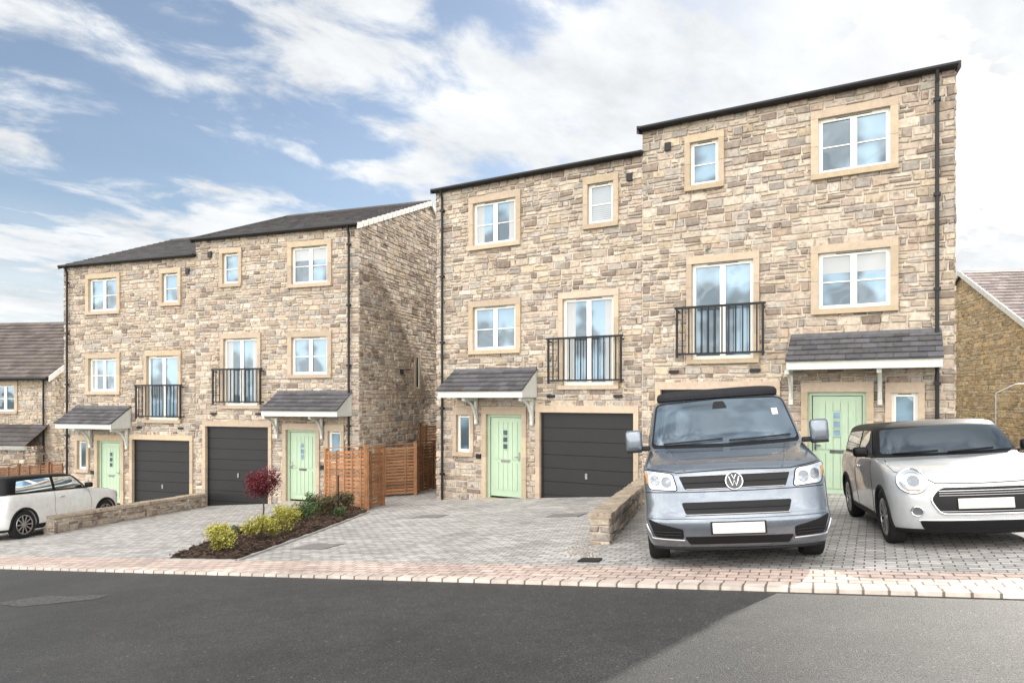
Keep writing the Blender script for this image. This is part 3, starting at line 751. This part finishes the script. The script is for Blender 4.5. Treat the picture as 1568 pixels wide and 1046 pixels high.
def car_body(name, S, arches, AR, hub, mats, matfn, parent, inner=.56):
    S = smooth_slices(S); bm = bmesh.new(); rings = []
    for s in S: rings.append([bm.verts.new(p) for p in outline(*s)])
    n = len(rings[0])
    for a, b in zip(rings, rings[1:]):
        for i in range(n): j = (i + 1) % n; bm.faces.new((a[i], a[j], b[j], b[i]))
    bm.faces.new(rings[0][::-1]); bm.faces.new(rings[-1])
    bmesh.ops.remove_doubles(bm, verts=bm.verts, dist=.0004)
    bmesh.ops.recalc_face_normals(bm, faces=bm.faces)
    me = bpy.data.meshes.new(name); bm.to_mesh(me); bm.free()
    o = addobj(name, me, None); cs = []
    for yy in arches:
        for s in (1, -1):
            b2 = bmesh.new(); bmesh.ops.create_cone(b2, cap_ends=True, segments=48, radius1=AR, radius2=AR, depth=.8, matrix=Matrix.Translation((s * (inner + .4), yy, hub)) @ Matrix.Rotation(rad(90), 4, 'Y'))
            m2 = bpy.data.meshes.new('c'); b2.to_mesh(m2); b2.free(); c = addobj('c', m2); cs.append(c)
            md = o.modifiers.new('b', 'BOOLEAN'); md.operation = 'DIFFERENCE'; md.object = c; md.solver = 'EXACT'
    dg = bpy.context.evaluated_depsgraph_get()
    m3 = bpy.data.meshes.new_from_object(o.evaluated_get(dg)); m3.name = name
    bpy.data.objects.remove(o)
    for c in cs: bpy.data.objects.remove(c)
    m3.materials.clear()
    for m in mats: m3.materials.append(m)
    for p in m3.polygons:
        c = p.center; mi = matfn(c, p.normal)
        for yy in arches:
            if abs(math.hypot(c.y - yy, c.z - hub) - AR) < .03 and abs(p.normal.x) < .3 and (Vector((0, yy, hub)) - c).normalized().dot(p.normal) > .6 : mi = len(mats) - 1
            if abs(abs(c.x) - inner) < .01 and math.hypot(c.y - yy, c.z - hub) < AR + .01: mi = len(mats) - 1
        p.material_index = mi
    m3.shade_smooth(); m3.set_sharp_from_angle(angle=rad(38))
    ob = bpy.data.objects.new(name, m3); COL.objects.link(ob); ob.parent = parent
    b3 = bmesh.new(); b3.from_mesh(m3); bvh = BVHTree.FromBMesh(b3); b3.free()
    return bvh
def cast(bvh, a, b, ax, off):
    o, d = {'F': (Vector((a, -3, b)), Vector((0, 1, 0))), 'B': (Vector((a, 9, b)), Vector((0, -1, 0))), 'R': (Vector((3, a, b)), Vector((-1, 0, 0))), 'L': (Vector((-3, a, b)), Vector((1, 0, 0))), 'T': (Vector((a, b, 5)), Vector((0, 0, -1)))}[ax]
    h = bvh.ray_cast(o, d)
    if h[0] is None: h = bvh.find_nearest(o + d * 2.2)
    nn = h[1]
    if nn.dot(d) > 0: nn = -nn
    return h[0] + nn * off
def patch(bvh, name, pts, ax, mat, parent, off=.006, step=.05):
    bm = bmesh.new(); bm.faces.new([bm.verts.new((a, b, 0)) for a, b in pts])
    x0, x1 = min(p[0] for p in pts), max(p[0] for p in pts); y0, y1 = min(p[1] for p in pts), max(p[1] for p in pts)
    x = x0 + step
    while x < x1: bmesh.ops.bisect_plane(bm, geom=bm.verts[:] + bm.edges[:] + bm.faces[:], plane_co=(x, 0, 0), plane_no=(1, 0, 0)); x += step
    y = y0 + step
    while y < y1: bmesh.ops.bisect_plane(bm, geom=bm.verts[:] + bm.edges[:] + bm.faces[:], plane_co=(0, y, 0), plane_no=(0, 1, 0)); y += step
    for v in bm.verts: v.co = cast(bvh, v.co.x, v.co.y, ax, off)
    me = bpy.data.meshes.new(name); bm.to_mesh(me); bm.free(); me.shade_smooth()
    return addobj(name, me, parent, [mat])
def rnd_poly(pts, r=.03, k=4):
    o = []; n = len(pts)
    for i in range(n):
        p = Vector(pts[i]); a = Vector(pts[i - 1]); b = Vector(pts[(i + 1) % n])
        ra_ = min(r, (a - p).length * .45, (b - p).length * .45)
        s = p + (a - p).normalized() * ra_; e = p + (b - p).normalized() * ra_
        for j in range(k + 1): t = j / k; o.append(tuple(s * (1 - t) ** 2 + p * 2 * t * (1 - t) + e * t * t))
    return o
def line(bvh, name, pts, ax, mat, parent, r=.005, off=.003, closed=False, sub=8):
    P = []
    m = len(pts) if closed else len(pts) - 1
    for i in range(m):
        a, b = Vector(pts[i]), Vector(pts[(i + 1) % len(pts)])
        ns = max(1, min(sub, int((b - a).length / .03)))
        for j in range(ns): P.append(a.lerp(b, j / ns))
    if not closed: P.append(Vector(pts[-1]))
    cu = bpy.data.curves.new(name, 'CURVE'); cu.dimensions = '3D'; cu.bevel_depth = r; cu.bevel_resolution = 2
    sp_ = cu.splines.new('POLY'); sp_.points.add(len(P) - 1)
    for i, p in enumerate(P): sp_.points[i].co = (*cast(bvh, p.x, p.y, ax, off), 1)
    sp_.use_cyclic_u = closed
    o = bpy.data.objects.new(name, cu); COL.objects.link(o); cu.materials.append(mat); o.parent = parent; return o
def circ(x, z, r, n=24, ry=None): return [(x + r * math.cos(2 * math.pi * i / n), z + (ry or r) * math.sin(2 * math.pi * i / n)) for i in range(n)]
def mir(p): return [(-a, b) for a, b in p][::-1]
def rbox(name, c, s, mat, parent, bev=.04, seg=3, rot=None):
    bm = bmesh.new(); bmesh.ops.create_cube(bm, size=1)
    for v in bm.verts: v.co = Vector((v.co.x * s[0], v.co.y * s[1], v.co.z * s[2]))
    bmesh.ops.bevel(bm, geom=bm.edges[:], offset=min(bev, min(s) * .48), segments=seg, affect='EDGES', profile=.6)
    me = bpy.data.meshes.new(name); bm.to_mesh(me); bm.free(); me.shade_smooth()
    o = addobj(name, me, parent, [mat]); o.location = c
    if rot: o.rotation_euler = rot
    return o
def lathe(name, prof, mat, parent, loc, n=40):
    v, f = [], []
    for r, x in prof:
        for i in range(n): a = 2 * math.pi * i / n; v.append((x, r * math.cos(a), r * math.sin(a)))
    for k in range(len(prof) - 1):
        for i in range(n): j = (i + 1) % n; f.append((k * n + i, k * n + j, (k + 1) * n + j, (k + 1) * n + i))
    me = bpy.data.meshes.new(name); me.from_pydata(v, [], f); me.shade_smooth(); me.set_sharp_from_angle(angle=rad(50))
    o = addobj(name, me, parent, [mat]); o.location = loc; return o
def wheel(x, y, R_, parent, spokes=10, w=.20, rimr=.68):
    s = 1 if x > 0 else -1
    T = w / 2; r = R_ * rimr
    lathe('tyre', [(r, -T * s), (R_ * .93, -T * s), (R_, -T * .75 * s), (R_, T * .75 * s), (R_ * .975, T * .92 * s), (R_ * .9, T * 1.03 * s), (r * 1.06, T * 1.0 * s), (r, T * .9 * s)], V['rubber'], parent, (x, y, R_))
    lathe('rim', [(r * 1.02, T * .92 * s), (r * .97, T * .95 * s), (r * .90, T * .85 * s), (r * .88, T * .1 * s), (0.02, 0)], V['dark'], parent, (x, y, R_))
    lathe('rim_lip', [(r * 1.03, T * .93 * s), (r * 1.0, T * 1.01 * s), (r * .92, T * .94 * s), (r * .90, T * .6 * s)], V['alloy'], parent, (x, y, R_))
    mb = MB()
    for i in range(spokes):
        a = 2 * math.pi * i / spokes
        for da in ((-.05, .05) if spokes <= 6 else (0,)):
            u = Vector((0, math.cos(a + da), math.sin(a + da))); t = Vector((0, -math.sin(a), math.cos(a)))
            p0 = u * .04 + Vector((T * .72 * s, 0, 0)); p1 = u * r * .93 + Vector((T * .88 * s, 0, 0)); wd = .013; X = Vector((.012 * s, 0, 0))
            mb.hexa([p0 - t * wd - X, p0 + t * wd - X, p1 + t * wd * 1.3 - X, p1 - t * wd * 1.3 - X], [p0 - t * wd + X, p0 + t * wd + X, p1 + t * wd * 1.3 + X, p1 - t * wd * 1.3 + X])
    mb.tube((T * .6 * s, 0, 0), (T * .85 * s, 0, 0), .06, 20, r2=.05)
    o = mb.obj('spokes', V['alloy'], parent); o.location = (x, y, R_)

def vehicle_empty(name, x, y, back):
    b = Vector((back[0], back[1], 0)).normalized(); b.z = .0643 * b.x - .0595 * b.y; b.normalize()
    X = b.cross(GN).normalized(); Zv = X.cross(b)
    m = Matrix((( X.x, b.x, Zv.x, x), (X.y, b.y, Zv.y, y), (X.z, b.z, Zv.z, G(x, y) + .003), (0, 0, 0, 1)))
    return empty(name, m)

def van(x, y, back):
    P = vehicle_empty('camper_van', x, y, back)
    S = [(.20, .18, 4.70, .86, .35, 2.6, .2, 4), (.27, .06, 4.80, .92, .36, 2.8, .2, 4), (.40, .01, 4.86, .955, .36, 2.9, .2, 4), (.53, .0, 4.88, .965, .36, 3.0, .2, 4), (.60, .03, 4.88, .96, .36, 3.0, .2, 4), (.68, .045, 4.88, .96, .36, 3.0, .2, 4),
         (.80, .06, 4.88, .96, .36, 3, .2, 4), (.95, .085, 4.87, .955, .36, 3.1, .2, 4), (1.06, .13, 4.87, .95, .38, 3.1, .2, 4), (1.12, .23, 4.86, .94, .42, 3.1, .2, 4), (1.18, .42, 4.86, .925, .45, 3.1, .2, 4),
         (1.25, .70, 4.85, .91, .40, 3, .2, 4), (1.30, .88, 4.85, .90, .36, 3.3, .2, 4), (1.42, 1.00, 4.84, .885, .34, 3.4, .2, 4), (1.60, 1.19, 4.83, .855, .34, 3.4, .2, 4), (1.77, 1.37, 4.80, .825, .34, 3.4, .2, 4),
         (1.85, 1.49, 4.78, .80, .36, 3.4, .22, 4), (1.90, 1.63, 4.74, .76, .40, 3.2, .25, 4), (1.93, 1.85, 4.66, .68, .4, 3, .3, 4), (1.935, 2.0, 4.6, .5, .4, 3, .3, 3)]
    def mf(c, n): return 1 if c.z < .245 else 0
    bv = car_body('body', S, (.93, 3.93), .385, .34, [V['grey'], V['trim'], V['dark']], mf, P)
    pt = [(1.895, 1.56, 4.68, .76, .38, 3.4, .2, 4), (1.945, 1.56, 4.68, .765, .38, 3.4, .2, 4), (1.995, 1.62, 4.64, .74, .38, 3.4, .2, 4), (2.02, 1.8, 4.5, .66, .38, 3, .2, 4)]
    bm = bmesh.new(); rings = [[bm.verts.new(p) for p in outline(*s)] for s in smooth_slices(pt, 3)]; n = len(rings[0])
    for a, b in zip(rings, rings[1:]):
        for i in range(n): j = (i + 1) % n; bm.faces.new((a[i], a[j], b[j], b[i]))
    bm.faces.new(rings[-1]); me = bpy.data.meshes.new('pop_top'); bm.to_mesh(me); bm.free(); me.shade_smooth(); me.set_sharp_from_angle(angle=rad(45)); addobj('pop_top', me, P, [V['popt']])
    for xx in (-1, 1):
        for yy in (.93, 3.93): wheel(xx * .845, yy, .335, P, 5, .23)
    ws = rnd_poly([(-.83, 1.335), (0, 1.315), (.83, 1.335), (.75, 1.83), (0, 1.86), (-.75, 1.83)], .06)
    patch(bv, 'windscreen_surround', rnd_poly([(-.86, 1.30), (0, 1.28), (.86, 1.30), (.775, 1.85), (0, 1.88), (-.775, 1.85)], .06), 'F', V['dark'], P, .004)
    patch(bv, 'windscreen', ws, 'F', V['vglass'], P, .009)
    patch(bv, 'tax_disc', [(.60, 1.62), (.67, 1.62), (.67, 1.70), (.60, 1.70)], 'F', V['plate'], P, .012)
    patch(bv, 'mirror_mount', rnd_poly([(-.09, 1.74), (.09, 1.74), (.06, 1.83), (-.06, 1.83)], .02), 'F', V['trim'], P, .012)
    line(bv, 'wiper', [(-.70, 1.33), (-.30, 1.345), (-.02, 1.36)], 'F', V['trim'], P, .010, .03); line(bv, 'wiper', [(.05, 1.335), (.4, 1.345), (.74, 1.365)], 'F', V['trim'], P, .010, .03)
    gp_ = rnd_poly([(-.57, 1.01), (-.51, .86), (.51, .86), (.57, 1.01)], .03)
    patch(bv, 'upper_grille', gp_, 'F', V['dark'], P, .006)
    for zz in (1.005, .935, .867): line(bv, 'grille_bar', [(-.56 + (1.005 - zz) * .45, zz), (.56 - (1.005 - zz) * .45, zz)], 'F', V['trim'] if zz == .935 else V['alloy'], P, .006, .012, sub=30)
    patch(bv, 'badge', circ(0, .935, .092, 32), 'F', V['chrome'], P, .022, .03); patch(bv, 'badge_field', circ(0, .935, .078, 32), 'F', V['field'], P, .026, .03)
    line(bv, 'badge_mark', [(-.052, .98), (-.02, .885), (0, .94), (.02, .885), (.052, .98)], 'F', V['chrome'], P, .007, .03); line(bv, 'badge_mark', [(-.022, .998), (0, .95), (.022, .998)], 'F', V['chrome'], P, .007, .03)
    line(bv, 'badge_ring', circ(0, .935, .086, 32), 'F', V['chrome'], P, .008, .026, True)
    for sg in (1, -1):
        m = (lambda p: p) if sg == 1 else mir
        hl = m(rnd_poly([(.59, .855), (.88, .875), (.945, 1.085), (.63, 1.035)], .035))
        patch(bv, 'headlamp', hl, 'F', V['lamp'], P, .008, .03); line(bv, 'headlamp_edge', hl, 'F', V['dark'], P, .006, .006, True)
        patch(bv, 'headlamp_unit', m(circ(.70, .95, .055)), 'F', V['lens'], P, .012, .03); patch(bv, 'headlamp_unit', m(circ(.82, .97, .05)), 'F', V['lens'], P, .012, .03)
        line(bv, 'headlamp_bezel', m(circ(.70, .95, .056)), 'F', V['alloy'], P, .004, .012, True); line(bv, 'headlamp_bezel', m(circ(.82, .97, .051)), 'F', V['alloy'], P, .004, .012, True)
        patch(bv, 'indicator', m([(.885, .93), (.91, .94), (.93, 1.05), (.90, 1.04)]), 'F', V['amber'], P, .011, .03)
        fg = m(rnd_poly([(.56, .35), (.86, .37), (.925, .56), (.80, .51), (.56, .45)], .02)); patch(bv, 'fog_grille', fg, 'F', V['dark'], P, .006)
        for zz in (.39, .42): line(bv, 'fog_bar', m([(.58, zz), (.86, zz + .01)]), 'F', V['trim'], P, .006, .012)
        line(bv, 'fog_trim', m([(.55, .335), (.88, .355), (.935, .5)]), 'F', V['alloy'], P, .012, .012)
        rbox('door_mirror', (sg * 1.06, .98, 1.41), (.20, .13, .26), V['grey'], P, .055); rbox('mirror_arm', (sg * .96, 1.0, 1.31), (.18, .07, .06), V['trim'], P, .02)
        rbox('mirror_base', (sg * 1.06, .985, 1.285), (.18, .12, .04), V['trim'], P, .015)
        A = 'R' if sg == 1 else 'L'
        patch(bv, 'door_window', rnd_poly([(1.25, 1.33), (2.05, 1.33), (2.05, 1.76), (1.62, 1.76)], .04), A, V['glass'], P, .006)
        patch(bv, 'side_window', rnd_poly([(2.2, 1.33), (3.3, 1.33), (3.3, 1.76), (2.2, 1.76)], .06), A, V['glass'], P, .006); patch(bv, 'side_window', rnd_poly([(3.42, 1.33), (4.6, 1.33), (4.55, 1.76), (3.42, 1.76)], .06), A, V['glass'], P, .006)
        line(bv, 'door_gap', [(1.15, 1.3), (1.22, .9), (1.28, .35), (2.1, .35), (2.12, 1.8)], A, V['dark'], P, .004, .0, sub=20)
        line(bv, 'bonnet_gap', m([(.60, 1.05), (.94, 1.10)]), 'F', V['dark'], P, .005, .0); line(bv, 'bonnet_crease', m([(.50, 1.06), (.58, 1.17), (.66, 1.28)]), 'F', V['grey'], P, .012, -.006)
    line(bv, 'bonnet_edge', [(-.6, 1.045), (0, 1.06), (.6, 1.045)], 'F', V['dark'], P, .006, .0, sub=30)
    line(bv, 'bumper_gap', [(-.93, .845), (-.57, .84), (0, .835), (.57, .84), (.93, .845)], 'F', V['dark'], P, .005, .0, sub=30)
    line(bv, 'bumper_crease', [(-.93, .565), (-.57, .56), (0, .555), (.57, .56), (.93, .565)], 'F', V['trim'], P, .003, .0, sub=30)
    patch(bv, 'lower_grille', rnd_poly([(-.56, .73), (-.52, .60), (.52, .60), (.56, .73)], .03), 'F', V['dark'], P, .006)
    line(bv, 'lower_grille_bar', [(-.53, .665), (.53, .665)], 'F', V['trim'], P, .008, .012, sub=30); line(bv, 'grille_edge', [(-.53, .597), (.53, .597)], 'F', V['alloy'], P, .006, .010, sub=30)
    patch(bv, 'bumper_lower', rnd_poly([(-.55, .37), (.55, .37), (.50, .29), (-.50, .29)], .02), 'F', V['dark'], P, .006); line(bv, 'splitter', [(-.93, .24), (-.5, .23), (0, .225), (.5, .23), (.93, .24)], 'F', V['trim'], P, .022, .0, sub=30)
    rbox('plate_mount', (0, -.014, .46), (.56, .012, .135), V['trim'], P, .005)
    rbox('number_plate', (0, -.026, .46), (.52, .012, .112), V['plate'], P, .005)
    return P

def hatch(x, y, back, pm):
    P = vehicle_empty('hatchback_car', x, y, back)
    S = [(.17, .20, 3.62, .76, .45, 2.6, .3, 3), (.22, .06, 3.74, .83, .45, 2.5, .3, 3), (.32, .01, 3.80, .86, .45, 2.5, .3, 3), (.46, .0, 3.83, .865, .45, 2.5, .3, 3), (.60, .01, 3.83, .87, .45, 2.6, .3, 3), (.72, .03, 3.82, .87, .45, 2.6, .3, 3),
         (.81, .06, 3.80, .868, .45, 2.6, .3, 3), (.875, .14, 3.79, .86, .46, 2.6, .3, 3), (.915, .32, 3.78, .85, .46, 2.7, .3, 3), (.95, .62, 3.77, .84, .42, 2.9, .3, 3), (.98, .98, 3.76, .825, .34, 3.2, .3, 3.2),
         (1.0, 1.13, 3.74, .80, .28, 3.4, .3, 3.2), (1.10, 1.24, 3.71, .78, .28, 3.4, .3, 3.2), (1.24, 1.39, 3.66, .74, .28, 3.4, .3, 3.2), (1.34, 1.51, 3.60, .705, .30, 3.3, .3, 3.2), (1.385, 1.63, 3.54, .665, .34, 3.2, .34, 3.2), (1.41, 1.83, 3.42, .58, .4, 3, .36, 3), (1.42, 2.15, 3.2, .42, .4, 2.8, .4, 2.8)]
    def mf(c, n):
        if c.z < .235: return 2
        return 1 if c.z > .99 else 0
    bv = car_body('body', S, (.72, 3.22), .345, .31, [pm, V['blackg'], V['trim'], V['dark']], mf, P, .52)
    for xx in (-1, 1):
        for yy in (.72, 3.22): wheel(xx * .765, yy, .31, P, 10, .19, .70)
    patch(bv, 'windscreen', rnd_poly([(-.73, 1.03), (0, 1.015), (.73, 1.03), (.655, 1.325), (0, 1.35), (-.655, 1.325)], .04), 'F', V['glass'], P, .008)
    patch(bv, 'rear_window', rnd_poly([(-.64, 1.03), (.64, 1.03), (.58, 1.29), (-.58, 1.29)], .05), 'B', V['glass'], P, .008)
    line(bv, 'wiper', [(-.6, 1.025), (-.1, 1.04)], 'F', V['trim'], P, .008, .02); line(bv, 'wiper', [(0, 1.02), (.5, 1.045)], 'F', V['trim'], P, .008, .02)
    gr_ = rnd_poly([(-.42, .41), (.42, .41), (.51, .57), (.41, .70), (-.41, .70), (-.51, .57)], .06)
    patch(bv, 'grille', gr_, 'F', V['dark'], P, .006); line(bv, 'grille_surround', gr_, 'F', V['chrome'], P, .013, .008, True)
    for zz in (.66, .635, .61, .44): line(bv, 'grille_bar', [(-.42, zz), (.42, zz)], 'F', V['chrome'] if zz == .66 else V['alloy'], P, .005, .012, sub=30)
    patch(bv, 'lower_intake', rnd_poly([(-.58, .24), (.58, .24), (.62, .335), (-.62, .335)], .03), 'F', V['dark'], P, .006); line(bv, 'intake_trim', [(-.62, .345), (0, .348), (.62, .345)], 'F', V['chrome'], P, .008, .010, sub=30)
    line(bv, 'bonnet_gap', [(-.78, .87), (-.5, .785), (-.44, .745), (0, .735), (.44, .745), (.5, .785), (.78, .87)], 'F', V['dark'], P, .005, .0, sub=30)
    patch(bv, 'badge', circ(0, .79, .055, 20, .024), 'F', V['chrome'], P, .012, .03)
    rbox('number_plate', (0, -.02, .525), (.52, .014, .11), V['plate'], P, .006)
    rbox('rear_plate', (0, 3.845, .62), (.52, .014, .11), V['plate'], P, .006)
    for sg in (1, -1):
        m = (lambda p: p) if sg == 1 else mir
        hl = m(circ(.645, .765, .132, 32, .125)); patch(bv, 'headlamp', hl, 'F', V['lamp'], P, .014, .03); line(bv, 'headlamp_ring', hl, 'F', V['chrome'], P, .014, .014, True)
        patch(bv, 'headlamp_unit', m(circ(.635, .765, .058, 24)), 'F', V['lens'], P, .022, .03); line(bv, 'headlamp_inner', m(circ(.635, .765, .06, 24)), 'F', V['chrome'], P, .005, .022, True); line(bv, 'headlamp_inner', m(circ(.64, .765, .096, 24)), 'F', V['alloy'], P, .004, .018, True)
        patch(bv, 'indicator', m(rnd_poly([(.57, .66), (.71, .665), (.69, .685), (.59, .68)], .01)), 'F', V['amber'], P, .018, .03)
        fl = m(circ(.63, .44, .052, 20)); patch(bv, 'fog_lamp', fl, 'F', V['lens'], P, .010, .03); line(bv, 'fog_ring', fl, 'F', V['chrome'], P, .009, .010, True)
        tl = m(rnd_poly([(.55, .70), (.76, .72), (.74, .93), (.54, .93)], .03)); patch(bv, 'tail_lamp', tl, 'B', V['red'], P, .010, .03); line(bv, 'tail_lamp_ring', tl, 'B', V['chrome'], P, .010, .010, True)
        A = 'R' if sg == 1 else 'L'
        patch(bv, 'door_window', rnd_poly([(1.40, 1.035), (2.28, 1.035), (2.28, 1.325), (1.70, 1.32)], .03), A, V['glass'], P, .006); patch(bv, 'rear_side_window', rnd_poly([(2.36, 1.035), (3.40, 1.045), (3.30, 1.29), (2.36, 1.325)], .03), A, V['glass'], P, .006)
        line(bv, 'chrome_belt', [(1.25, .99), (2.4, .99), (3.6, .99)], A, V['chrome'], P, .010, .004, sub=30)
        line(bv, 'door_gap', [(1.30, .96), (1.22, .70), (1.25, .3), (2.3, .3), (2.38, .6), (2.34, .98)], A, V['dark'], P, .004, .0, sub=16); rbox('door_handle', (sg * .875, 2.15, .85), (.03, .16, .035), V['chrome'], P, .012)
        patch(bv, 'sill', rnd_poly([(1.08, .20), (2.86, .20), (2.86, .29), (1.08, .29)], .01), A, V['trim'], P, .008)
        for yy in (.72, 3.22):
            ring = []
            for i in range(25): t = math.pi * (-.08 + 1.16 * i / 24); ring.append((yy + .365 * math.cos(t), .31 + .365 * math.sin(t)))
            line(bv, 'arch_trim', ring, A, V['trim'], P, .026, -.008, sub=2)
        rbox('door_mirror', (sg * .94, 1.38, 1.07), (.18, .12, .13), V['blackg'], P, .05); rbox('mirror_arm', (sg * .83, 1.39, 1.01), (.12, .05, .03), V['trim'], P, .01)
        line(bv, 'bonnet_side_gap', m([(.78, .87), (.79, .93), (.74, .97)]), 'F', V['dark'], P, .005, .0)
    return P
van(2.40, 7.12, (.225, .97))
hatch(5.12, 7.30, (.30, .954), V['silver'])
b_ = Vector((.148, .989)).normalized()
rearR = Vector((-11.98, 15.0))
nose = rearR + b_ * 3.83
hatch(nose.x, nose.y, (-b_.x, -b_.y), V['white'])
